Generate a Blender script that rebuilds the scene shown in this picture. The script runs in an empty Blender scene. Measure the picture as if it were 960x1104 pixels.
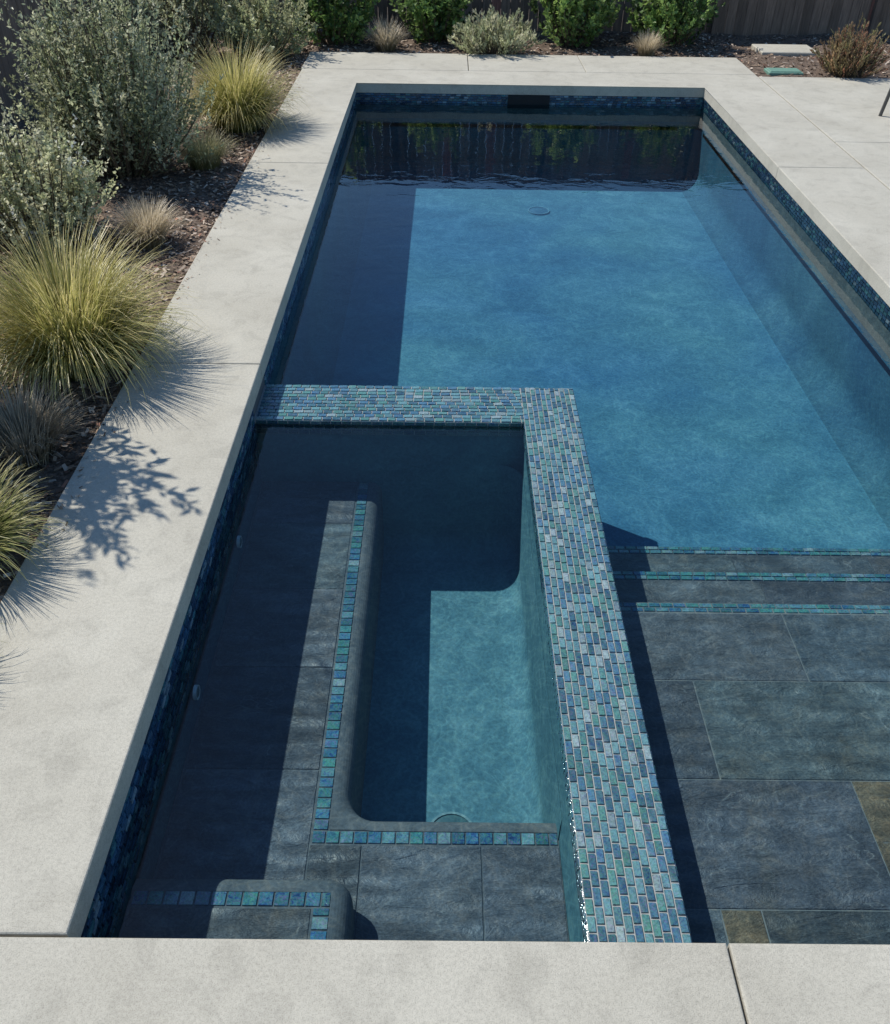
import bpy, bmesh, math, random
from mathutils import Vector, Matrix
random.seed(7)
R = math.radians
S = bpy.context.scene
COL = S.collection
S.view_settings.view_transform = 'Standard'
S.view_settings.look = 'None'
S.view_settings.exposure = 0

# ------------------------------------------------------------ camera
F = 961.0
H = 2.6
cam_d = bpy.data.cameras.new('camera')
cam = bpy.data.objects.new('camera', cam_d); COL.objects.link(cam)
cam_d.sensor_fit = 'VERTICAL'; cam_d.sensor_height = 24.0; cam_d.lens = F / 1104 * 24.0
cam_d.clip_start = 0.05; cam_d.clip_end = 1000
CM = Matrix.Rotation(R(-0.4), 3, 'Z') @ Matrix.Rotation(R(90 - 38.2), 3, 'X') @ Matrix.Rotation(R(0.9), 3, 'Z')
cam.matrix_world = Matrix.Translation((0, 0, H)) @ CM.to_4x4()
S.camera = cam

def at(x, y, z=0.0):
    d = CM @ Vector(((x - 480) / F, -(y - 552) / F, -1))
    t = (z - H) / d.z
    return Vector((0, 0, H)) + d * t

# ------------------------------------------------------------ light
sun_dir = Vector((0.66, -0.42, -1)).normalized()
sd = bpy.data.lights.new('sun', 'SUN'); sd.energy = 5.0; sd.angle = R(0.5); sd.color = (1, 0.955, 0.87)
so = bpy.data.objects.new('sun', sd); COL.objects.link(so)
so.rotation_euler = sun_dir.to_track_quat('-Z', 'Y').to_euler(); so.location = (-8, 6, 14)
W = bpy.data.worlds.new('World'); S.world = W; W.use_nodes = True
nt = W.node_tree
sky = nt.nodes.new('ShaderNodeTexSky'); sky.sky_type = 'NISHITA'; sky.sun_disc = False
sky.sun_elevation = math.asin(-sun_dir.z); sky.sun_rotation = math.atan2(-sun_dir.x, -sun_dir.y)
sky.ozone_density = 4.0; sky.dust_density = 0.3; sky.air_density = 1.2
hs = nt.nodes.new('ShaderNodeHueSaturation'); hs.inputs['Saturation'].default_value = 1.15
bg = nt.nodes['Background']; bg.inputs['Strength'].default_value = 0.13
nt.links.new(sky.outputs[0], hs.inputs['Color']); nt.links.new(hs.outputs[0], bg.inputs[0])

# ------------------------------------------------------------ node helpers
def mat(name):
    m = bpy.data.materials.new(name); m.use_nodes = True
    t = m.node_tree; b = t.nodes['Principled BSDF']
    return m, t, b
def nd(t, typ, **kw):
    n = t.nodes.new(typ)
    for k, v in kw.items():
        if k in n.inputs: n.inputs[k].default_value = v
        else: setattr(n, k, v)
    return n
def pos(t): return nd(t, 'ShaderNodeNewGeometry').outputs['Position']
def noise(t, vec, scale, detail=4, rough=0.55, dist=0.0):
    n = nd(t, 'ShaderNodeTexNoise'); n.inputs['Scale'].default_value = scale
    n.inputs['Detail'].default_value = detail; n.inputs['Roughness'].default_value = rough
    n.inputs['Distortion'].default_value = dist
    t.links.new(vec, n.inputs['Vector']); return n.outputs['Fac']
def noise2(t, vec, scale, detail, dist=0.0, rough=0.5):
    n = nd(t, 'ShaderNodeTexNoise', noise_dimensions='2D'); n.inputs['Scale'].default_value = scale; n.inputs['Detail'].default_value = detail
    n.inputs['Distortion'].default_value = dist; n.inputs['Roughness'].default_value = rough
    t.links.new(vec, n.inputs['Vector']); return n.outputs['Fac']
def ramp(t, fac, stops):
    n = nd(t, 'ShaderNodeValToRGB'); e = n.color_ramp.elements
    while len(e) < len(stops): e.new(0.5)
    for i, (p, c) in enumerate(stops):
        e[i].position = p; e[i].color = (c[0], c[1], c[2], 1) if not isinstance(c, (int, float)) else (c, c, c, 1)
    t.links.new(fac, n.inputs[0]); return n.outputs[0]
def mix(t, a, b, fac=1.0, mode='MULTIPLY'):
    n = nd(t, 'ShaderNodeMix', data_type='RGBA', blend_type=mode)
    for s, v in ((n.inputs[0], fac), (n.inputs[6], a), (n.inputs[7], b)):
        if hasattr(v, 'is_linked'): t.links.new(v, s)
        elif isinstance(v, (int, float)): s.default_value = v
        else: s.default_value = (v[0], v[1], v[2], 1)
    return n.outputs[2]
def math_(t, op, a, b=None):
    n = nd(t, 'ShaderNodeMath', operation=op)
    for s, v in zip(n.inputs, (a, b)):
        if v is None: continue
        if hasattr(v, 'is_linked'): t.links.new(v, s)
        else: s.default_value = v
    return n.outputs[0]
def bump(t, b, h, strength=0.3, dist=0.01):
    n = nd(t, 'ShaderNodeBump'); n.inputs['Strength'].default_value = strength; n.inputs['Distance'].default_value = dist
    t.links.new(h, n.inputs['Height'])
    if b: t.links.new(n.outputs[0], b.inputs['Normal'])
    return n.outputs[0]
def scalevec(t, vec, s, rz=0.0):
    n = nd(t, 'ShaderNodeMapping'); n.inputs['Scale'].default_value = s; n.inputs['Rotation'].default_value = (0, 0, rz)
    t.links.new(vec, n.inputs['Vector']); return n.outputs[0]
def vcol(t):
    n = nd(t, 'ShaderNodeVertexColor'); n.layer_name = 'Col'; return n.outputs[0]

# concrete
M_conc, t, b = mat('concrete'); p = pos(t)
c = ramp(t, noise(t, p, 1.3, 4, 0.62, 0.4), [(0.25, (.40, .375, .31)), (0.55, (.465, .44, .37)), (0.8, (.52, .495, .42))])
c = mix(t, c, ramp(t, noise(t, p, 80, 2, 0.7), [(0.3, 0.78), (0.6, 1.02)]), 0.7)
c = mix(t, c, ramp(t, noise(t, p, 6.5, 4, 0.68, 0.8), [(0.3, 0.76), (0.52, 1.0)]), 0.65)
fine = noise(t, p, 260, 1, 0.5)
c = mix(t, c, ramp(t, fine, [(0.3, 0.62), (0.5, 1.0)]), 0.6)
t.links.new(c, b.inputs['Base Color']); b.inputs['Roughness'].default_value = 0.85
bump(t, b, fine, 0.35, 0.004)
# plasters
def plaster(name, lo, mid, hi, sc=2.2, k=1.0, tint=None):
    m, t, b = mat(name); p = pos(t)
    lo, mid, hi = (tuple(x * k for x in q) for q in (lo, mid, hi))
    c = ramp(t, noise(t, p, sc, 5, 0.7, 0.7), [(0.3, lo), (0.5, mid), (0.7, hi)])
    if tint: c = mix(t, c, ramp(t, noise(t, p, .55, 2, 0.5, 0.4), [(0.36, tint[0]), (0.64, tint[1])]), 1.0)
    f_ = noise(t, p, 60, 2, 0.7)
    c = mix(t, c, ramp(t, f_, [(0.3, 0.66), (0.65, 1.12)]), 0.75)
    t.links.new(c, b.inputs['Base Color']); b.inputs['Roughness'].default_value = 0.8
    b.inputs['Specular IOR Level'].default_value = 0.1
    return m
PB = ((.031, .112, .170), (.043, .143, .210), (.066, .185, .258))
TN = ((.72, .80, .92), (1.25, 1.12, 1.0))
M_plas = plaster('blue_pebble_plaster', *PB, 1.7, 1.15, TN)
M_wallp = plaster('blue_wall_plaster', *PB, 1.7, .78, TN)  # floor plaster copied darker, colour toned down where the walls face the sun
M_spap = plaster('teal_pebble_plaster', (.05, .13, .165), (.07, .168, .202), (.10, .21, .244), 4, 1.05)
M_grey = plaster('grey_plaster', (.075, .088, .095), (.098, .112, .119), (.125, .139, .145), 6)
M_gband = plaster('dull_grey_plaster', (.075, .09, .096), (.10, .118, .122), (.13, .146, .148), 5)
# slate
M_slate, t, b = mat('slate'); p = pos(t)
c = vcol(t)
c = mix(t, c, ramp(t, noise2(t, p, 2.4, 5, 0.5, 0.72), [(0.25, 0.45), (0.5, 1.0), (0.75, 1.6)]), 0.9)
n2 = noise2(t, scalevec(t, p, (1.0, 3.2, 1), 0.35), 4.5, 6, 0.4, 0.78)
c = mix(t, c, ramp(t, n2, [(0.3, 0.62), (0.55, 1.0), (0.75, 1.45)]), 0.9)
c = mix(t, c, (.12, .105, .072), ramp(t, noise2(t, p, 2.1, 4, 0.4, 0.65), [(0.58, 0.0), (0.8, 0.5)]), 'MIX')
c = mix(t, c, ramp(t, noise2(t, p, 90, 2, 0, 0.7), [(0.3, 0.7), (0.65, 1.2)]), 0.8)
st_ = noise2(t, scalevec(t, p, (0.7, 1.7, 1), 0.5), 1.6, 4, 0.3, 0.6)
ln = math_(t, 'ABSOLUTE', math_(t, 'SUBTRACT', st_, 0.56))
c = mix(t, c, (.17, .19, .195), ramp(t, ln, [(0.0, 0.6), (0.004, 0.0)]), 'MIX')
t.links.new(c, b.inputs['Base Color']); b.inputs['Roughness'].default_value = 0.5
cl = math_(t, 'ADD', math_(t, 'MULTIPLY', n2, 0.75), ramp(t, st_, [(0.43, 0.0), (0.46, 0.14), (0.55, 0.16), (0.57, 0.3)]))
bump(t, b, cl, 1.0, 0.028)
# mosaic
def mosaic(name, rough, spec, k, sc=42):
    m, t, b = mat(name); p = pos(t)
    n1 = noise(t, p, sc, 3, 0.7, 1.6)
    hue = ramp(t, n1, [(0.28, (.008, .02, .05)), (0.40, (.03, .08, .20)), (0.47, (.07, .21, .22)), (0.53, (.05, .20, .11)), (0.60, (.16, .15, .27)), (0.68, (.04, .12, .17)), (0.78, (.36, .40, .38))])
    c = mix(t, vcol(t), hue, k, 'MIX')
    c = mix(t, c, ramp(t, noise(t, p, 120, 2, 0.7), [(0.3, 0.5), (0.6, 1.25)]), 0.7)
    t.links.new(c, b.inputs['Base Color']); b.inputs['Roughness'].default_value = rough
    b.inputs['Specular IOR Level'].default_value = spec
    bump(t, b, n1, 0.4, 0.003)
    return m
M_mos = mosaic('glass_mosaic', 0.1, 0.65, 0.36)
M_trim = mosaic('shimmering_trim_tile', 0.1, 0.6, 0.55, 34)
M_dmos, t, b = mat('dark_glass_mosaic'); t.links.new(mix(t, vcol(t), ramp(t, noise(t, pos(t), 55, 2, 0.7, 1.5), [(0.3, 0.5), (0.52, 1.0), (0.75, 1.7)]), .85), b.inputs['Base Color']); b.inputs['Roughness'].default_value = 0.15
M_grout, t, b = mat('grout'); b.inputs['Base Color'].default_value = (.30, .31, .30, 1); b.inputs['Roughness'].default_value = 0.9
M_sgrout, t, b = mat('stone_grout'); b.inputs['Base Color'].default_value = (.14, .15, .148, 1); b.inputs['Roughness'].default_value = 0.9
M_dgrout, t, b = mat('dark_grout'); b.inputs['Base Color'].default_value = (.08, .095, .105, 1); b.inputs['Roughness'].default_value = 0.9
# soil & chips
M_soil, t, b = mat('bark_mulch_soil'); p = pos(t)
s1 = noise(t, p, 28, 4, 0.75, 0.6)
c = ramp(t, s1, [(0.3, (.04, .028, .02)), (0.55, (.17, .12, .088)), (0.75, (.36, .27, .20))])
t.links.new(c, b.inputs['Base Color']); b.inputs['Roughness'].default_value = 0.95
bump(t, b, s1, 1.0, 0.03)
M_chip, t, b = mat('wood_chips'); t.links.new(vcol(t), b.inputs['Base Color']); b.inputs['Roughness'].default_value = 0.9
# foliage
def leafmat(name, rough, trans):
    m, t, b = mat(name)
    c = vcol(t); t.links.new(c, b.inputs['Base Color']); b.inputs['Roughness'].default_value = rough
    tr = nd(t, 'ShaderNodeBsdfTranslucent'); t.links.new(c, tr.inputs[0])
    mx = nd(t, 'ShaderNodeMixShader'); mx.inputs[0].default_value = trans
    t.links.new(b.outputs[0], mx.inputs[1]); t.links.new(tr.outputs[0], mx.inputs[2])
    t.links.new(mx.outputs[0], t.nodes['Material Output'].inputs['Surface'])
    return m
M_leaf = leafmat('leaf', 0.45, 0.45)
M_blade = leafmat('grass_blade', 0.38, 0.42)
M_stem, t, b = mat('stem_bark'); b.inputs['Base Color'].default_value = (.13, .10, .07, 1); b.inputs['Roughness'].default_value = 0.9
# fence wood
M_wood, t, b = mat('fence_wood'); p = pos(t)
c = vcol(t)
c = mix(t, c, ramp(t, noise(t, scalevec(t, p, (14, 14, 1.0)), 3, 4, 0.7, 0.6), [(0.3, 0.5), (0.7, 1.3)]), 0.9)
t.links.new(c, b.inputs['Base Color']); b.inputs['Roughness'].default_value = 0.85
# misc
def plain(name, col, rough, metal=0.0):
    m, t, b = mat(name); p = pos(t)
    c = mix(t, col, ramp(t, noise(t, p, 40, 3), [(0.3, 0.75), (0.7, 1.1)]), 0.7)
    t.links.new(c, b.inputs['Base Color']); b.inputs['Roughness'].default_value = rough; b.inputs['Metallic'].default_value = metal
    return m
M_white = plain('white_plastic', (.72, .76, .76), 0.4)
M_drain = plain('drain_plastic', (.035, .10, .115), 0.5)
M_drainring = plain('drain_ring_plastic', (.12, .23, .25), 0.5)
M_pdrain = plain('pool_drain_plastic', (.03, .12, .20), 0.5)
M_pring = plain('pool_drain_ring_plastic', (.09, .23, .31), 0.5)
M_dark = plain('recess_shade', (.005, .006, .008), 0.8)
M_metal = plain('charcoal_aluminium', (.10, .095, .09), 0.45, 0.3)
M_sling = plain('chair_fabric', (.20, .19, .18), 0.8)
M_green = plain('green_lid_plastic', (.14, .27, .21), 0.6)
M_earth = plain('earth', (.16, .12, .085), 0.95)
# water
M_water = bpy.data.materials.new('pool_water'); M_water.use_nodes = True
t = M_water.node_tree; t.nodes.remove(t.nodes['Principled BSDF']); out = t.nodes['Material Output']
p = pos(t)
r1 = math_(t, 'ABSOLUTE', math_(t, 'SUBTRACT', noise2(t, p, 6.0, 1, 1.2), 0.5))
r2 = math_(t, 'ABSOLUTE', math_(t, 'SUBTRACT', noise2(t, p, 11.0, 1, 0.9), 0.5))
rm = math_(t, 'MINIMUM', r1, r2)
caustic = ramp(t, rm, [(0.0, (.95, 1.04, 1.03)), (0.020, (.80, .925, .965)), (0.075, (.685, .82, .88))])  # caustic light lines painted into the water's transparent colour as bright ridges
tr = nd(t, 'ShaderNodeBsdfTransparent'); t.links.new(caustic, tr.inputs[0])
gl = nd(t, 'ShaderNodeBsdfGlossy'); gl.inputs['Roughness'].default_value = 0.0; gl.inputs['Color'].default_value = (1, 1, 1, 1)
hn = noise2(t, scalevec(t, p, (1, 1.5, 1)), 3.2, 3, 0.4)
bn = bump(t, None, hn, 0.07, 0.03)
t.links.new(bn, gl.inputs['Normal'])
fr = nd(t, 'ShaderNodeFresnel'); fr.inputs['IOR'].default_value = 1.33; t.links.new(bn, fr.inputs['Normal'])
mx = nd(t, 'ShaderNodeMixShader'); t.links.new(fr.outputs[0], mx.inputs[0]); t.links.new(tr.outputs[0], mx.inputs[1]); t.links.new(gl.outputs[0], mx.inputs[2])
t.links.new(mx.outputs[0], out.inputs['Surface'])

# ------------------------------------------------------------ mesh builder
ORG = {}
class MB:
    def __init__(self): self.v = []; self.f = []; self.c = []
    def add(self, vs, fs, col=(1, 1, 1)):
        o = len(self.v); self.v += [tuple(q) for q in vs]
        self.f += [tuple(i + o for i in f) for f in fs]
        if col and isinstance(col[0], (tuple, list)): self.c += list(col)
        else: self.c += [col] * len(vs)
    def box(self, x0, x1, y0, y1, z0, z1, col=(1, 1, 1), ch=0.0):
        vs = [(x0, y0, z0), (x1, y0, z0), (x1, y1, z0), (x0, y1, z0)]
        if ch:
            vs += [(x0, y0, z1 - ch), (x1, y0, z1 - ch), (x1, y1, z1 - ch), (x0, y1, z1 - ch)]
            vs += [(x0 + ch, y0 + ch, z1), (x1 - ch, y0 + ch, z1), (x1 - ch, y1 - ch, z1), (x0 + ch, y1 - ch, z1)]
            fs = [(3, 2, 1, 0), (8, 9, 10, 11)]
            for a in (0, 4):
                for i in range(4): fs.append((a + i, a + (i + 1) % 4, a + 4 + (i + 1) % 4, a + 4 + i))
        else:
            vs += [(x0, y0, z1), (x1, y0, z1), (x1, y1, z1), (x0, y1, z1)]
            fs = [(3, 2, 1, 0), (4, 5, 6, 7)] + [(i, (i + 1) % 4, 4 + (i + 1) % 4, 4 + i) for i in range(4)]
        self.add(vs, fs, col)
    def tube(self, pts, r0, r1, n=5, col=(1, 1, 1)):
        rings = []; k = len(pts)
        for i, q in enumerate(pts):
            d = (pts[min(i + 1, k - 1)] - pts[max(i - 1, 0)]).normalized()
            a = d.orthogonal().normalized(); bb = d.cross(a)
            r = r0 + (r1 - r0) * i / max(1, k - 1)
            rings += [q + (a * math.cos(6.2832 * j / n) + bb * math.sin(6.2832 * j / n)) * r for j in range(n)]
        fs = []
        for i in range(k - 1):
            for j in range(n): fs.append((i * n + j, i * n + (j + 1) % n, (i + 1) * n + (j + 1) % n, (i + 1) * n + j))
        fs.append(tuple(range(n))[::-1]); fs.append(tuple((k - 1) * n + j for j in range(n)))
        self.add(rings, fs, col)
    def build(self, name, material, parent=None, origin=None, smooth=False):
        if parent is not None: org = ORG[parent.name]
        else: org = Vector(origin) if origin is not None else Vector((0, 0, 0))
        me = bpy.data.meshes.new(name)
        me.from_pydata([(x - org.x, y - org.y, z - org.z) for x, y, z in self.v], [], self.f)
        ca = me.color_attributes.new('Col', 'FLOAT_COLOR', 'POINT')
        flat = []
        for q in self.c: flat += [q[0], q[1], q[2], 1.0]
        ca.data.foreach_set('color', flat)
        if smooth: me.polygons.foreach_set('use_smooth', [True] * len(me.polygons))
        me.materials.append(material); me.update()
        o = bpy.data.objects.new(name, me); COL.objects.link(o)
        if parent is not None: o.parent = parent
        else: o.location = org
        ORG[o.name] = org
        return o
def thing(name, loc, label, cat, group=None):
    o = bpy.data.objects.new(name, None); COL.objects.link(o); o.location = loc; o.empty_display_size = 0.2
    ORG[o.name] = Vector(loc); o['label'] = label; o['category'] = cat
    if group: o['group'] = group
    return o
def tag(o, label, cat, kind=None, group=None):
    o['label'] = label; o['category'] = cat
    if kind: o['kind'] = kind
    if group: o['group'] = group
    return o

# ------------------------------------------------------------ deck slabs
XL, XR, Y0, Y1 = -1.08, 3.15, 1.277, 11.68
def slab_bm(bm, poly, z0=-0.11, z1=0.0, bev=0.009):
    vb = [bm.verts.new((x, y, z0)) for x, y in poly]; vt = [bm.verts.new((x, y, z1)) for x, y in poly]
    bm.faces.new(vb[::-1]); bm.faces.new(vt); n = len(poly)
    for i in range(n): bm.faces.new((vb[i], vb[(i + 1) % n], vt[(i + 1) % n], vt[i]))
    st = set(vt)
    es = [e for v in vt for e in v.link_edges if e.verts[0] in st and e.verts[1] in st]
    bmesh.ops.bevel(bm, geom=list(set(es)), offset=bev, segments=3, affect='EDGES', profile=0.6)
bm = bmesh.new()
g = 0.004
rect = lambda a, b_, c_, d: [(a, c_), (b_, c_), (b_, d), (a, d)]
slab_bm(bm, rect(-4.5, 0.859 - g, -3, Y0))
slab_bm(bm, rect(0.859 + g, 3.97 - g, -3, Y0))
slab_bm(bm, rect(-1.82, XL, Y0 + 2 * g, 4.71 - g))
slab_bm(bm, rect(-1.82, XL, 4.71 + g, 8.55 - g))
slab_bm(bm, [(-1.82, 8.55 + g), (XL, 8.55 + g), (XL, Y1), (XR, Y1), (XR, 8.62 + g), (3.97 - 2 * g, 8.62 + g), (3.97 - 2 * g, 12.4 - g), (-1.82, 12.4 - g)])
slab_bm(bm, rect(XR, 3.97 - 2 * g, 5.0 + g, 8.62 - g))
slab_bm(bm, rect(XR, 3.97 - 2 * g, Y0 + 2 * g, 5.0 - g))
for a, b_ in ((-1.84, 0.3), (0.3, 1.8), (1.8, 3.97)):
    slab_bm(bm, rect(a + g, b_ - g, 12.4 + g, 13.4))
slab_bm(bm, rect(3.97 + 2 * g, 10, 9.47 + g, 12.3))
slab_bm(bm, rect(3.97 + 2 * g, 10, -3, 9.47 - g))
me = bpy.data.meshes.new('pool_deck'); bm.to_mesh(me); bm.free(); me.materials.append(M_conc)
deck = bpy.data.objects.new('pool_deck', me); COL.objects.link(deck)
tag(deck, 'pale grey concrete coping and patio slabs around the pool', 'deck', 'structure')

# ground with hole for the pool
m = MB()
for x0, x1, y0, y1 in ((-300, 300, -300, 1.1), (-300, 300, 11.9, 500), (-300, -1.2, 1.1, 11.9), (3.3, 300, 1.1, 11.9)):
    m.add([(x0, y0, -.13), (x1, y0, -.13), (x1, y1, -.13), (x0, y1, -.13)], [(0, 1, 2, 3)])
tag(m.build('ground', M_earth), 'bare brown earth beyond the garden', 'ground', 'structure')
def bedz(x, y):
    return -0.035 + 0.025 * math.sin(x * 2.1 + 1) * math.cos(y * 1.7) + 0.012 * math.sin(x * 7.3 + y * 5.1)
m = MB()
def sheet(x0, x1, y0, y1, st):
    nx = max(2, int((x1 - x0) / st)); ny = max(2, int((y1 - y0) / st)); vs = []; fs = []
    for j in range(ny + 1):
        for i in range(nx + 1):
            x = x0 + (x1 - x0) * i / nx; y = y0 + (y1 - y0) * j / ny; vs.append((x, y, bedz(x, y)))
    for j in range(ny):
        for i in range(nx):
            a = j * (nx + 1) + i; fs.append((a, a + 1, a + nx + 2, a + nx + 1))
    m.add(vs, fs)
sheet(-5.4, -1.83, Y0 + .03, 15.6, 0.12)
sheet(-1.83, 3.98, 13.41, 15.6, 0.12)
sheet(3.98, 10, 12.31, 15.6, 0.12)
tag(m.build('planting_bed', M_soil, smooth=True), 'brown mulched planting bed along the left and far sides', 'bed', 'structure')
# wood chips
m = MB()
def chip(x, y, z, s):
    a = random.uniform(0, 6.28); L = s * random.uniform(.5, 1.3); w = s * random.uniform(.2, .45)
    ux = Vector((math.cos(a), math.sin(a), random.uniform(-.5, .5))).normalized()
    vx = Vector((-math.sin(a), math.cos(a), random.uniform(-.6, .6))).normalized()
    c0 = Vector((x, y, z)); k = random.random()
    base = (.11, .072, .05) if k < .3 else (.27, .19, .13) if k < .66 else (.48, .39, .31) if k < .94 else (.30, .15, .10)
    f_ = random.uniform(.6, 1.25); col = tuple(q * f_ for q in base)
    m.add([c0 - ux * L - vx * w, c0 + ux * L - vx * w * .6, c0 + ux * L * .9 + vx * w, c0 - ux * L * .8 + vx * w], [(0, 1, 2, 3)], col)
for i in range(15000):
    x = -1.83 - abs(random.gauss(0, 1.1)); y = random.uniform(2.0, 14.8)
    if x < -4.9: continue
    chip(x, y, bedz(x, y) + .012, random.uniform(.012, .035))
for i in range(5000):
    x = random.uniform(-2, 8); y = random.uniform(12.35 if x > 4 else 13.45, 15.2)
    chip(x, y, bedz(x, y) + .012, random.uniform(.02, .04))
for i in range(300):
    chip(-1.82 + abs(random.gauss(0, .08)), random.uniform(3, 12), .006, random.uniform(.005, .014))
tag(m.build('bark_chips', M_chip), 'loose brown bark chips and leaf litter covering the beds', 'mulch', 'stuff')

# ------------------------------------------------------------ tiles
PAL = [((.25, .30, .31), .13), ((.11, .22, .24), .27), ((.05, .11, .20), .24), ((.02, .042, .085), .18), ((.07, .18, .15), .18)]
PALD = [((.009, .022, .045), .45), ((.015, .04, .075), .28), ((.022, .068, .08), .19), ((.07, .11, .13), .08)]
PALSHADE = [((.018, .042, .085), .38), ((.03, .085, .16), .3), ((.045, .14, .17), .2), ((.15, .22, .27), .12)]  # tile colours lightened for walls in shade; the sunlit right wall stays darker
PALB = [((.03, .085, .20), .26), ((.14, .25, .29), .15), ((.05, .19, .15), .22), ((.012, .03, .08), .25), ((.26, .30, .30), .12)]
def pick(pal):
    k = random.random()
    for c_, w in pal:
        k -= w
        if k <= 0: return c_
    return pal[-1][0]
def tiles(mb, O, U, V, lu, lv, pu, pv, pal, gap=.005, th=.007, stag=True, tilt=.0012):
    O = Vector(O); U = Vector(U); V = Vector(V); N = U.cross(V)
    nv = max(1, round(lv / pv)); pv = lv / nv
    for j in range(nv):
        u = (-pu * random.uniform(.4, .6) if j % 2 else -pu * random.uniform(0, .12)) if stag else 0.0
        while u < lu - 1e-4:
            step = pu * random.uniform(.9, 1.1) if stag else pu
            a = max(u, 0) + gap / 2; b_ = min(u + step, lu) - gap / 2
            if b_ - a > .008:
                v0 = j * pv + gap / 2; v1 = (j + 1) * pv - gap / 2; e = .0016
                q = lambda s, r, h_: O + U * s + V * r + N * h_
                tz = [th + random.uniform(-tilt, tilt) for _ in range(4)]
                vs = [q(a, v0, 0), q(b_, v0, 0), q(b_, v1, 0), q(a, v1, 0),
                      q(a + e, v0 + e, tz[0]), q(b_ - e, v0 + e, tz[1]), q(b_ - e, v1 - e, tz[2]), q(a + e, v1 - e, tz[3])]
                c1 = pick(pal); c2 = pick(pal); k1 = random.uniform(.65, 1.3)
                ca = tuple(x * k1 for x in c1); cb = tuple(x * .6 * k1 + y * .4 for x, y in zip(c1, c2))
                mb.add(vs, [(4, 5, 6, 7), (0, 1, 5, 4), (1, 2, 6, 5), (2, 3, 7, 6), (3, 0, 4, 7)], [ca, cb, ca, cb, ca, cb, ca, cb])
            u += step
X_, Y_, Z_ = (1, 0, 0), (0, 1, 0), (0, 0, 1)
nX, nY, nZ = (-1, 0, 0), (0, -1, 0), (0, 0, -1)

def sweep(mb, path, prof, closed=False, col=(1, 1, 1)):
    k = len(prof); vs = []
    for x, y, nx, ny in path:
        for o_, z in prof: vs.append((x + nx * o_, y + ny * o_, z))
    fs = []; n = len(path)
    for i in range(n if closed else n - 1):
        j = (i + 1) % n
        for q in range(k - 1): fs.append((i * k + q, j * k + q, j * k + q + 1, i * k + q + 1))
    mb.add(vs, fs, col)
def arc(cx, cy, r, a0, a1, n, sign):
    out_ = []
    for i in range(n + 1):
        a = R(a0 + (a1 - a0) * i / n); out_.append((cx + r * math.cos(a), cy + r * math.sin(a), sign * math.cos(a), sign * math.sin(a)))
    return out_

# ------------------------------------------------------------ pool
ZW, ZS, ZB, ZF, ZSP = -.22, -.19, -.64, -1.10, -1.16
pool = thing('swimming_pool', (1.0, 6.5, -1.1), 'long rectangular blue pool with darkened plaster sides, waterline mosaic and slate shelf', 'swimming pool')
wx0, wx1, wy0, wy1 = XL - .012, XR + .012, Y0 - .012, Y1 + .012
rr = .26
path = arc(wx0 + rr, wy0 + rr, rr, 180, 270, 6, -1) + arc(wx1 - rr, wy0 + rr, rr, 270, 360, 6, -1) + arc(wx1 - rr, wy1 - rr, rr, 0, 90, 6, -1) + arc(wx0 + rr, wy1 - rr, rr, 90, 180, 6, -1)
m = MB()
for a, b_ in (((wx0, wy0), (wx1, wy0)), ((wx1, wy0), (wx1, wy1)), ((wx1, wy1), (wx0, wy1)), ((wx0, wy1), (wx0, wy0))):
    m.add([(a[0], a[1], -.50), (b_[0], b_[1], -.50), (b_[0], b_[1], -.10), (a[0], a[1], -.10)], [(0, 1, 2, 3)])
cr = .22
cove = [(cr - cr * math.cos(R(a)), ZF + cr - cr * math.sin(R(a))) for a in range(0, 91, 6)]
sweep(m, path, [(0, -.46), (0, -.70)] + cove[:15], True)
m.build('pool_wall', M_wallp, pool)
m = MB()
for x0, x1, y0, y1 in ((XL - .1, XR + .1, 4.6, Y1 + .1), (.6, XR + .1, Y0 - .1, 4.6)):
    m.add([(x0, y0, ZF - .001), (x1, y0, ZF - .001), (x1, y1, ZF - .001), (x0, y1, ZF - .001)], [(0, 1, 2, 3)])
sweep(m, path, cove[14:], True)
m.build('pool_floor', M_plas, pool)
zt, zb = -.112, -.25
o2 = .002
ix0, ix1, iy0, iy1 = wx0 + o2, wx1 - o2, wy0 + o2, wy1 - o2
def ring(mb, z0, z1):
    for a, b_ in (((ix0, iy0), (ix1, iy0)), ((ix1, iy0), (ix1, iy1)), ((ix1, iy1), (ix0, iy1)), ((ix0, iy1), (ix0, iy0))):
        mb.add([(a[0], a[1], z0), (b_[0], b_[1], z0), (b_[0], b_[1], z1), (a[0], a[1], z1)], [(0, 1, 2, 3)])
m = MB(); ring(m, zb - .004, -.105)
m.add([(ix0, iy0, -.41), (ix0, 4.4, -.41), (ix0, 4.4, zb - .0042), (ix0, iy0, zb - .0042)], [(0, 1, 2, 3)])
band = m.build('waterline_band', M_dgrout, pool)
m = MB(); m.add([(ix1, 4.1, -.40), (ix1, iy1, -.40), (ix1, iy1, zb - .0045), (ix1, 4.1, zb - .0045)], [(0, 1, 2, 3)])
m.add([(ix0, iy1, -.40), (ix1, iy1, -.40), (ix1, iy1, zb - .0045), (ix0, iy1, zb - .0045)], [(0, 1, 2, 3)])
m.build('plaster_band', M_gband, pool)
m = MB(); hh = zt - zb
tiles(m, (ix0, 4.8, zb), Y_, Z_, wy1 - 4.8, hh, .06, .028, PALSHADE)
tiles(m, (ix0, wy0, -.405), Y_, Z_, 4.4 - wy0, zt + .405, .06, .029, PALSHADE)
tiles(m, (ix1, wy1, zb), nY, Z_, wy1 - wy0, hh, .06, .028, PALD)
tiles(m, (wx0, iy1, zb), X_, Z_, wx1 - wx0, hh, .06, .028, PALSHADE)
tiles(m, (wx1, iy0, zb), nX, Z_, wx1 - wx0, hh, .06, .028, PALSHADE)
m.build('mosaic_tile', M_dmos, band)
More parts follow.
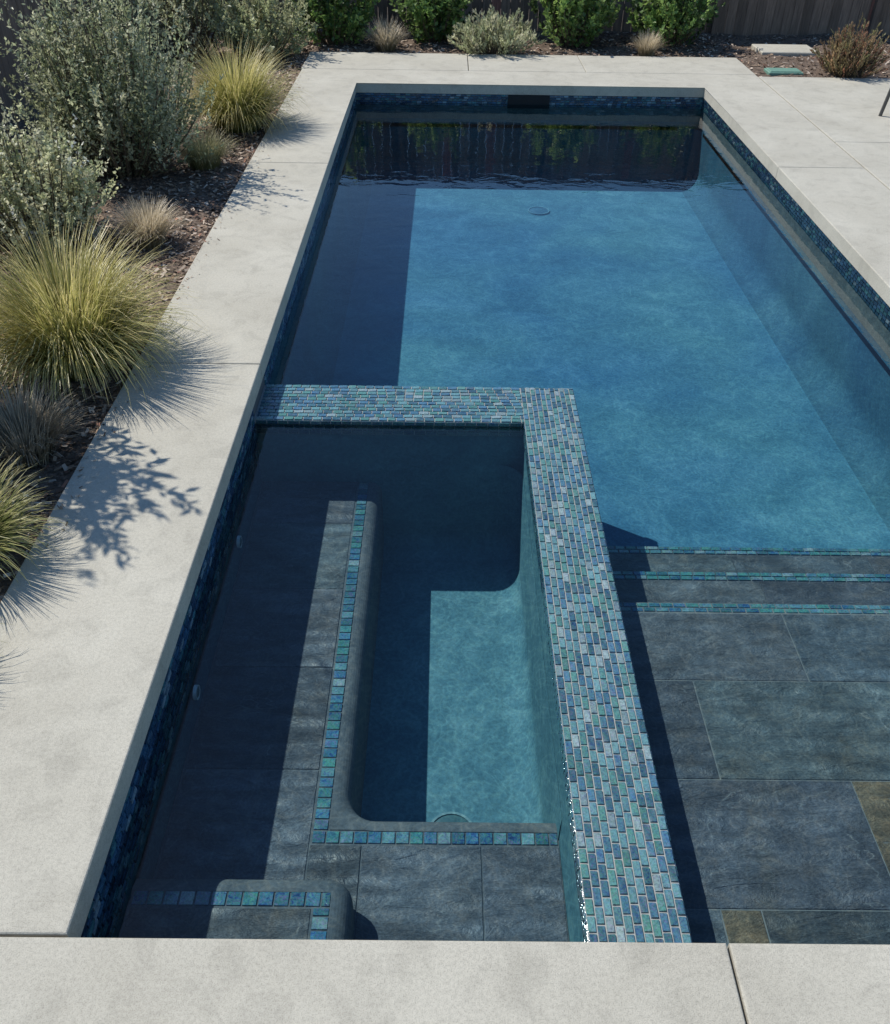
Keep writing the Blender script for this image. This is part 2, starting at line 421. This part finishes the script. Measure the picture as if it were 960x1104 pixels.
# sun shelf and steps
DK = (.074, .087, .095)
def slatecol(rust=False):
    k = random.uniform(.74, 1.28)
    if rust: return (.125 * k, .098 * k, .062 * k)
    return (DK[0] * k * random.uniform(.93, 1.07), DK[1] * k, DK[2] * k * random.uniform(.95, 1.08))
def stones(mb, cells, z, base, rusts=()):
    for i, (x0, x1, y0, y1) in enumerate(cells):
        j = .003
        mb.box(x0 + j, x1 - j, y0 + j, y1 - j, z - .03, z + random.uniform(-.0015, .0015), slatecol(i in rusts), .002)
SX0, SX1 = .81, XR
m = MB(); m.box(SX0 - .02, SX1 + .01, Y0 - .01, 3.145, ZF - .05, -.423); shelf = m.build('sun_shelf', M_sgrout, pool)
cells = []
rows = [(Y0, 1.60, [.81, 1.0, 1.144, 1.9, 2.6, 3.15]), (1.60, 2.135, [.81, 1.65, 2.4, 3.15]), (2.135, 2.65, [.81, 1.13, 2.15, 3.15]), (2.65, 3.075, [.81, 1.65, 2.55, 3.15])]
for y0, y1, xs in rows:
    for a, b_ in zip(xs, xs[1:]): cells.append((a, b_, y0, y1))
m = MB(); stones(m, cells, -.42, None, rusts=(1, 6)); m.build('slate_paving', M_slate, shelf)
def edge(parent, x0, x1, y0, y1, z, along, name='edge_tile', pu=.05, rows_=1):
    mb = MB()
    if along == 'x': tiles(mb, (x0, y0, z - .006), X_, Y_, x1 - x0, y1 - y0, pu, (y1 - y0) / rows_, PALB, stag=rows_ > 1, gap=.005)
    else: tiles(mb, (x1, y0, z - .006), Y_, nX, y1 - y0, x1 - x0, pu, (x1 - x0) / rows_, PALB, stag=rows_ > 1, gap=.005)
    return mb.build(name, M_trim, parent)
edge(shelf, SX0, SX1, 3.08, 3.143, -.42, 'x', pu=.062, rows_=2)
for y0, y1, z in ((3.145, 3.585, -.60), (3.585, 4.03, -.80)):
    m = MB(); m.box(SX0 - .02, SX1 + .01, y0, y1, ZF - .05, z - .006, (1, 1, 1), .012); st = m.build('step', M_grey, pool)
    m = MB(); stones(m, [(a, b_, y0 + .002, y1 - .081) for a, b_ in zip([.81, 1.7, 2.5], [1.7, 2.5, 3.15])], z, None); m.build('slate_paving', M_slate, st)
    edge(st, SX0, SX1, y1 - .078, y1 - .013, z, 'x', pu=.062, rows_=2)
m = MB(); m.box(.77, 1.28, Y1 - .016, Y1 + .004, -.262, -.116); m.build('skimmer_mouth', M_dark, pool)  # near-black panel painting the shade inside the skimmer opening
def disc(name, material, parent, c0, r, ring_mat, n=28, N='z'):
    c0 = Vector(c0)
    if N == 'z': a, b_, nn = Vector(X_), Vector(Y_), Vector(Z_)
    else: a, b_, nn = Vector(Y_), Vector(Z_), Vector(X_)
    mb = MB(); vs = [c0 + nn * .02]
    for rad, h_ in ((r * .5, .018), (r * .86, .010)):
        vs += [c0 + (a * math.cos(6.2832 * i / n) + b_ * math.sin(6.2832 * i / n)) * rad + nn * h_ for i in range(n)]
    fs = [(0, 1 + i, 1 + (i + 1) % n) for i in range(n)] + [(1 + i, 1 + n + i, 1 + n + (i + 1) % n, 1 + (i + 1) % n) for i in range(n)]
    mb.add(vs, fs); d = mb.build(name, material, parent)
    mb = MB(); vs = []
    for rad, h_ in ((r * .86, .006), (r * .88, .016), (r * .98, .016), (r, .0)):
        vs += [c0 + (a * math.cos(6.2832 * i / n) + b_ * math.sin(6.2832 * i / n)) * rad + nn * h_ for i in range(n)]
    fs = []
    for q in range(3):
        for i in range(n): fs.append((q * n + i, (q + 1) * n + i, (q + 1) * n + (i + 1) % n, q * n + (i + 1) % n))
    mb.add(vs, fs); mb.build('rim', ring_mat, d)
    return d
disc('floor_drain', M_pdrain, pool, (1.12, 10.45, ZF), .13, M_pring)

# ------------------------------------------------------------ spa
spa = thing('spa', (-.1, 3.0, ZSP), 'sunken rectangular spa in the near left corner, edged by a shimmering mosaic dam wall', 'spa')
cin = .007
m = MB()
m.box(.485 + cin, .81 - cin, Y0 - .01, 4.80 - cin, -1.3, ZS - .007)
m.box(XL - .02, .485 + cin, 4.40 + cin, 4.80 - cin, -1.3, ZS - .0072)
wall = m.build('dam_wall', M_spap, spa)
m = MB()
zg = ZS - .0065
m.box(.485 + .001, .81 - .001, Y0 - .008, 4.80 - .001, ZS - .10, zg)
m.box(XL - .015, .4855, 4.401, 4.799, ZS - .10, zg - .0004)
m.build('tile_grout', M_grout, wall)
m = MB()
tiles(m, (.81, Y0, zg), Y_, nX, 4.80 - Y0, .325, .062, .0296, PAL, gap=.005, th=.006, tilt=.0016)
tiles(m, (XL, 4.40, zg), X_, Y_, .485 - XL, .40, .056, .0364, PAL, gap=.005, th=.006, tilt=.0016)
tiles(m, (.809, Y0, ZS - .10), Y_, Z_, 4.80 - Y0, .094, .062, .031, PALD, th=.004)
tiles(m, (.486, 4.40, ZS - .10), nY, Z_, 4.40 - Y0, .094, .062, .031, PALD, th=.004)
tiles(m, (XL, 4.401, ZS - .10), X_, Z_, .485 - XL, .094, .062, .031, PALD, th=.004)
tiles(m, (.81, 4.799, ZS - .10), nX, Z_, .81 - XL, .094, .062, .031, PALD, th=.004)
m.build('mosaic_tile', M_mos, wall)
m = MB(); m.add([(XL, Y0, ZSP), (.6, Y0, ZSP), (.6, 4.5, ZSP), (XL, 4.5, ZSP)], [(0, 1, 2, 3)])
fx, fy = .485 + cin - .004, 4.40 + cin - .004
path = [(-.5, fy, 0, -1)] + arc(fx - .15, fy - .15, .15, 90, 0, 8, -1) + [(fx, 2.0, -1, 0)]
sweep(m, path, [(-.003, -.50), (.0, -.55)] + [(.14 - .14 * math.cos(R(a)), ZSP + .143 - .14 * math.sin(R(a))) for a in range(0, 91, 6)])
m.build('spa_floor', M_spap, spa)
# L-shaped bench
BX, BY, rn = -.36, 2.105, .07
m = MB()
path = [(BX, 4.41, -1, 0)] + arc(BX + .11, BY + .11, .11, 180, 270, 8, 1) + [(.49, BY, 0, -1)]
prof = [(rn + .005, ZB - .0005)] + [(rn - rn * math.sin(R(a)), ZB - rn + rn * math.cos(R(a))) for a in range(0, 91, 10)] + [(0, ZSP - .02)]
sweep(m, path, prof)
corner = (BX - rn, BY - rn)
ap = [(x + nx * rn, y + ny * rn) for x, y, nx, ny in arc(BX + .11, BY + .11, .11, 180, 270, 8, 1)]
for q, w in zip(ap, ap[1:]): m.add([(corner[0], corner[1], ZB - .0006), (w[0], w[1], ZB - .0006), (q[0], q[1], ZB - .0006)], [(0, 2, 1)])
m.box(XL - .01, BX - rn, Y0 - .01, 4.41, ZSP - .02, ZB - .004)
m.box(BX - rn, .49, Y0 - .01, BY - rn, ZSP - .02, ZB - .0043)
bench = m.build('bench', M_grey, spa)
m = MB(); xt = -.505; yt = BY - .136
stones(m, [(XL, xt, a, b_) for a, b_ in zip([1.70, 2.32, 2.90, 3.45, 4.0], [2.32, 2.90, 3.45, 4.0, 4.41])], ZB, None)
stones(m, [(a, b_, Y0, yt) for a, b_ in zip([-.505, -.296, .18], [-.296, .18, .49])], ZB, None)
stones(m, [(XL, xt, Y0, 1.70)], ZB, None)
m.build('slate_paving', M_slate, bench)
edge(bench, -.50, -.437, BY - .073, 4.40, ZB, 'y', pu=.05)
edge(bench, -.50, .488, yt + .004, BY - .075, ZB, 'x', pu=.056)
# corner step block
ZK = -.45; KX, KY = -.30, 1.74
m = MB()
path = [(XL - .01, KY, 0, -1)] + arc(KX - .09, KY - .09, .09, 90, 0, 8, -1) + [(KX, Y0 - .01, -1, 0)]
prof = [(rn + .004, ZK - .0005)] + [(rn - rn * math.sin(R(a)), ZK - rn + rn * math.cos(R(a))) for a in range(0, 91, 10)] + [(0, ZB - .03)]
sweep(m, path, prof)
m.box(XL - .01, KX - rn, Y0 - .01, KY - rn, ZB - .03, ZK - .004)
blk = m.build('entry_step', M_grey, spa)
m = MB(); stones(m, [(XL, -.437, Y0, 1.608)], ZK, None); m.build('slate_paving', M_slate, blk)
edge(blk, XL, -.372, 1.611, 1.668, ZK, 'x', pu=.056)
edge(blk, -.434, -.372, Y0, 1.609, ZK, 'y', pu=.05)
for y in (3.66, 2.62): disc('jet', M_drain, spa, (XL - .004, y, -.50), .034, M_white, 16, 'x')
disc('floor_drain', M_drain, spa, (.07, 2.34, ZSP), .115, M_drainring)

# ------------------------------------------------------------ water
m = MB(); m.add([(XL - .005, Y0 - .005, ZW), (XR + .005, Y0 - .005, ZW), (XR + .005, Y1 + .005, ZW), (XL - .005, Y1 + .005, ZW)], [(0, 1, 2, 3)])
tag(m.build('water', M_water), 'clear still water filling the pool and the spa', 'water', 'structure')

# ------------------------------------------------------------ fences
def fence(name, p0, p1, label):
    p0 = Vector(p0); p1 = Vector(p1); d = (p1 - p0); L = d.length; d.normalize(); n = Vector((-d.y, d.x, 0))
    e = thing(name, p0, label, 'fence')
    def bar(mb, s0, s1, o0, o1, z0, z1, col):
        vs = []
        for z in (z0, z1):
            for s, o_ in ((s0, o0), (s1, o0), (s1, o1), (s0, o1)):
                q = p0 + d * s + n * o_; vs.append((q.x, q.y, z))
        mb.add(vs, [(3, 2, 1, 0), (4, 5, 6, 7)] + [(i, (i + 1) % 4, 4 + (i + 1) % 4, 4 + i) for i in range(4)], col)
    mb = MB(); s = 0.0
    while s < L:
        k = random.uniform(.65, 1.25); base = (.21, .15, .115) if random.random() < .93 else (.28, .13, .10)
        o_ = random.uniform(0, .006)
        bar(mb, s, min(L, s + .138), o_, o_ + .02, -.12, 1.82 + random.uniform(-.01, .01), tuple(q * k for q in base)); s += .143
    mb.build('board_panel', M_wood, e)
    for z in (.25, 1.5):
        mb = MB(); bar(mb, 0, L, .03, .075, z, z + .09, (.12, .085, .065)); mb.build('rail', M_wood, e)
    mb = MB(); bar(mb, 0, L, -.03, .09, 1.84, 1.88, (.15, .105, .08)); mb.build('cap_rail', M_wood, e)
    s = .05
    while s < L:
        mb = MB(); bar(mb, s, s + .09, -.095, -.004, -.12, 1.835, (.17, .12, .092)); mb.build('post', M_wood, e); s += 2.4
fence('wooden_fence', (-5.6, 15.3, 0), (10.0, 15.3, 0), 'dark brown vertical board fence behind the far planting bed')
fence('wooden_fence', (-4.6, 2.0, 0), (-4.6, 15.25, 0), 'dark brown board fence along the left side of the bed')

# ------------------------------------------------------------ plants
def lerp(a, b_, k): return tuple(x + (y - x) * k for x, y in zip(a, b_))
def grass(name, base, rad, hgt, n, w, c0, c1, c2, label, cat='grass', droop=1.5, r0=.12, group=None):
    base = Vector(base); mb = MB()
    for i in range(n):
        az = random.uniform(0, 6.2832); out_ = Vector((math.cos(az), math.sin(az), 0))
        rr_ = r0 * math.sqrt(random.random()); p_ = base + out_ * rr_ + Vector((0, 0, -.02))
        k = random.random()
        a0 = k * 0.75 + random.uniform(-.1, .1); bend = droop * (0.35 + 0.9 * k) * random.uniform(.6, 1.2)
        L = math.hypot(rad, hgt) * random.uniform(.5, .96) * (1.0 - .1 * k)
        side = Vector((-out_.y, out_.x, 0)); tw = random.uniform(-.6, .6)
        seg = 6; vs = []; cs = []; q = p_.copy()
        mixk = random.random(); brown = random.random() < .16
        for s in range(seg + 1):
            u = s / seg; a = a0 + bend * u * u
            ww = w * (1 - u ** 1.6) * .5 + .0004
            sv = (side * math.cos(tw) + Vector((0, 0, 1)) * math.sin(tw) * .3)
            vs += [q - sv * ww, q + sv * ww]
            cc_ = lerp(c0, c1, min(1, u * 1.6)) if u < .62 else lerp(c1, c2, (u - .62) / .38 * (0.4 + .8 * mixk))
            if brown: cc_ = lerp(cc_, c2, .75)
            f_ = .75 + .5 * mixk; cc_ = tuple(max(0, x * f_) for x in cc_)
            cs += [cc_, cc_]
            q = q + (out_ * math.sin(a) + Vector((0, 0, 1)) * math.cos(a)) * (L / seg) + side * tw * .3 * (L / seg)
            if q.z < .012: q.z = .012 + random.uniform(0, .01)
        mb.add(vs, [(2 * s, 2 * s + 1, 2 * s + 3, 2 * s + 2) for s in range(seg)], cs)
    o = mb.build(name, M_blade, None, base)
    return tag(o, label, cat, None, group)

def shrub(name, base, rad, hgt, nst, nlf, ll, lw, cols, label, upright=.5, start=.35, cat='shrub', low=0.0, sub=3):
    base = Vector(base); e = thing(name, base, label, cat)
    fo = MB(); sm = MB()
    def leaf(q, d, sc, col):
        d = d.normalized(); s_ = d.orthogonal().normalized(); s_.rotate(Matrix.Rotation(random.uniform(0, 6.28), 3, d))
        l = ll * sc; w = lw * sc; mid = q + d * l * .45 + s_.cross(d) * l * .05
        fo.add([q, mid - s_ * w, q + d * l, mid + s_ * w], [(0, 1, 2, 3)], col)
    for i in range(nst):
        az = random.uniform(0, 6.2832); k = math.sqrt(random.random()); out_ = Vector((math.cos(az), math.sin(az), 0))
        top = hgt * (math.sqrt(max(.02, 1 - (k * .92) ** 2))) * random.uniform(.72, 1.1)
        if random.random() < low: top *= random.uniform(.25, .8)
        tip = base + out_ * rad * k * random.uniform(.8, 1.12) + Vector((0, 0, max(.08, top)))
        p0 = base + out_ * rad * .25 * k + Vector((random.uniform(-.03, .03), random.uniform(-.03, .03), -.03))
        ctl = p0 + (tip - p0) * .5 + out_ * rad * .3 * k * (1 - upright) - Vector((0, 0, .05))
        pts = []
        for s in range(6):
            u = s / 5; pts.append(p0 * (1 - u) ** 2 + ctl * 2 * u * (1 - u) + tip * u * u)
        sm.tube(pts, .006 + .004 * hgt, .002, 4)
        tone = random.uniform(.65, 1.3); base_c = random.choice(cols)
        twigs = [(pts, 1.0)]
        for _ in range(sub):
            u = random.uniform(.3, .92); j = int(u * 5); q = pts[j].lerp(pts[min(5, j + 1)], u * 5 - j)
            dv = ((tip - p0).normalized() + Vector((random.uniform(-1, 1), random.uniform(-1, 1), random.uniform(-.2, .9))) * .8).normalized()
            L = .28 * max(rad, hgt) * random.uniform(.5, 1.1); twigs.append(([q, q + dv * L * .5, q + dv * L + Vector((0, 0, L * .15))], .9))
        per = max(1, nlf // (nst * (sub + 1)))
        for tp, sc in twigs:
            for _ in range(per):
                main = len(tp) == 6
                u = random.uniform(start if main else .1, 1.0) ** .8; x = u * (len(tp) - 1); j = min(len(tp) - 2, int(x))
                q = tp[j].lerp(tp[j + 1], x - j); dv = (tp[j + 1] - tp[j]).normalized()
                d = dv * upright + Vector((random.gauss(0, 1), random.gauss(0, 1), random.gauss(.25, .8))).normalized() * (1.15 - upright)
                kk = tone * random.uniform(.7, 1.3); leaf(q, d, sc * random.uniform(.6, 1.25), tuple(min(.8, v * kk) for v in base_c))
    sm.build('stem', M_stem, e); fo.build('foliage', M_leaf, e)
    return e

def gp(x, y): return at(x, y, -.03)
LG = dict(c0=(.07, .09, .022), c1=(.38, .37, .11), c2=(.78, .66, .32))
DG = dict(c0=(.22, .18, .10), c1=(.52, .44, .30), c2=(.72, .62, .47))
grass('ornamental_grass', gp(84, 392), .84, .40, 3000, .008, LG['c0'], LG['c1'], LG['c2'], 'largest yellow green fountain grass, leaning over the coping below the silvery bush', droop=2.6, r0=.22)
grass('ornamental_grass', gp(258, 138), .84, .50, 2400, .010, LG['c0'], LG['c1'], LG['c2'], 'yellow green fountain grass beside the tall olive green shrub near the far left corner', droop=2.3, r0=.22)
grass('ornamental_grass', gp(-34, 606), .46, .34, 1300, .007, (.05, .08, .02), (.27, .30, .09), (.62, .54, .27), 'green arching grass cut by the left edge, below the grey dried tuft', droop=2.2)
grass('ornamental_grass', gp(-102, 735), .36, .28, 500, .007, (.05, .08, .02), (.21, .25, .08), (.54, .48, .22), 'green arching grass nearest the viewer at the left edge', droop=2.2)
grass('dried_grass_tuft', gp(162, 262), .29, .28, 1100, .005, *DG.values(), 'small round straw coloured tuft between the silvery bush and the coping', droop=1.4, r0=.11)
grass('dried_grass_tuft', gp(222, 180), .31, .27, 1100, .006, (.15, .15, .06), (.42, .40, .20), (.60, .53, .33), 'low greenish tan tuft right below the upper fountain grass', droop=1.4, r0=.13)
grass('dried_grass_tuft', gp(30, 492), .32, .30, 1100, .005, (.13, .115, .08), (.34, .29, .21), (.50, .43, .33), 'grey dried tuft below the largest fountain grass at the left', droop=1.3, r0=.13)
grass('dried_grass_tuft', gp(417, 55), .36, .36, 900, .007, *DG.values(), 'straw coloured tuft left of the pale low mound by the far fence', droop=1.1, r0=.1)
grass('dried_grass_tuft', gp(697, 60), .28, .24, 700, .007, *DG.values(), 'small straw coloured tuft between the two right hand green shrubs', droop=1.1, r0=.1)
shrub('dried_bush', gp(912, 82), .44, .60, 170, 10000, .045, .007, [(.32, .25, .13), (.38, .26, .15), (.28, .26, .13), (.40, .22, .14)], 'rusty brown rounded bush beside the stepping stone at far right', upright=.8, start=.2, cat='bush', low=.2, sub=2)
SIL = [(.58, .59, .36), (.68, .67, .44), (.45, .48, .27), (.74, .72, .50)]
OLV = [(.36, .39, .23), (.46, .48, .30), (.28, .31, .165), (.55, .55, .37)]
shrub('olive_shrub', gp(140, 186), .70, 1.66, 240, 32000, .046, .010, OLV, 'tall grey green narrow leaved shrub in front of the left fence', upright=.45, start=.06, sub=5, low=.45)
shrub('silvery_bush', gp(48, 262), .56, .95, 170, 20000, .032, .012, SIL, 'pale silvery green bush at the left edge above the largest grass', upright=.35, start=.1, sub=4, low=.35)
SAGE = [(.35, .38, .20), (.45, .47, .27), (.53, .53, .33)]
GRN = [(.13, .22, .06), (.21, .32, .095), (.29, .41, .12), (.08, .135, .045)]
shrub('sage_shrub', gp(285, 60), .72, .95, 130, 12000, .055, .014, SAGE, 'grey green rounded shrub in the far left corner of the bed', upright=.45, start=.1, low=.35)
shrub('green_shrub', gp(360, 46), .58, 1.25, 80, 6500, .075, .024, GRN, 'dark green shrub against the far fence, leftmost of the row of four', upright=.35, start=.1, low=.3)
shrub('green_shrub', gp(470, 44), .5, 1.15, 75, 6000, .075, .024, GRN, 'dark green shrub against the far fence, between the straw tuft and the pale mound', upright=.35, start=.1, low=.3)
shrub('green_shrub', gp(616, 48), .58, 1.2, 80, 6500, .075, .024, GRN, 'dark green shrub against the far fence, directly right of the pale mound', upright=.35, start=.1, low=.3)
shrub('green_shrub', gp(722, 48), .6, 1.25, 80, 6500, .075, .024, GRN, 'dark green shrub against the far fence, rightmost of the row of four', upright=.35, start=.1, low=.3)
shrub('low_mound_plant', gp(532, 57), .62, .46, 120, 8000, .06, .010, [(.41, .44, .26), (.52, .53, .34), (.58, .56, .38)], 'pale sage green low mound at the middle of the far bed', upright=.7, start=.15, sub=2)
shrub('olive_shrub', gp(205, 62), .7, 1.4, 100, 9000, .06, .013, OLV, 'smaller grey green shrub behind the tall one, near the far left corner', upright=.45, start=.15)
# tall shrub standing just left of the view; its leaves dapple the coping
shrub('leafy_shrub', (-2.95, 4.2, -.03), .58, 2.35, 54, 3900, .10, .017, OLV, 'tall open leafy shrub just outside the left edge, dappling the coping with shade', upright=.55, start=.66, sub=3)

# ------------------------------------------------------------ small far right things
m = MB(); q = at(845, 53, 0); m.box(q.x - .38, q.x + .42, q.y - .28, q.y + .28, -.06, .012, (1, 1, 1), .01)
o = m.build('stepping_stone', M_conc); tag(o, 'pale grey stepping stone in the far right bed', 'stepping stone')
q = at(845, 77, 0); bx = thing('valve_box', (q.x, q.y, -.05), 'small green valve box lid set in the mulch beside the patio', 'valve box')
m = MB(); m.box(q.x - .22, q.x + .22, q.y - .13, q.y + .13, -.09, .012, (1, 1, 1), .008); m.build('rim', M_green, bx)
m = MB(); m.box(q.x - .195, q.x + .195, q.y - .105, q.y + .105, .0, .022, (1, 1, 1), .005); m.build('lid', M_green, bx)

# patio chair
q = at(949, 125, 0)
ch = thing('patio_chair', (q.x, q.y, 0), 'charcoal metal patio chair on the right patio, only a leg in view', 'chair')
def bar3(mb, a, b_, w): mb.tube([Vector(a), Vector(b_)], w, w, 8)
x, y = q.x, q.y
for a, b_ in (((x, y, 0), (x + .05, y + .06, .62)), ((x + .68, y, 0), (x + .62, y + .04, .62)), ((x, y + .62, 0), (x + .05, y + .56, .62)), ((x + .68, y + .62, 0), (x + .62, y + .56, .62))):
    m = MB(); bar3(m, a, b_, .02); m.build('leg', M_metal, ch)
m = MB(); m.box(x + .06, x + .62, y + .04, y + .60, .39, .43, (1, 1, 1), .01); m.build('seat', M_sling, ch)
m = MB()
vs = [(x + .08, y + .52, .43), (x + .60, y + .52, .43), (x + .60, y + .72, .88), (x + .08, y + .72, .88), (x + .08, y + .55, .43), (x + .60, y + .55, .43), (x + .60, y + .75, .88), (x + .08, y + .75, .88)]
m.add(vs, [(0, 1, 2, 3), (7, 6, 5, 4), (0, 4, 5, 1), (1, 5, 6, 2), (2, 6, 7, 3), (3, 7, 4, 0)]); m.build('backrest', M_sling, ch)
for xx in (x + .03, x + .60):
    m = MB(); m.box(xx, xx + .05, y + .02, y + .62, .62, .645, (1, 1, 1), .006); m.build('armrest', M_metal, ch)
ch.rotation_euler = (0, 0, R(-55))
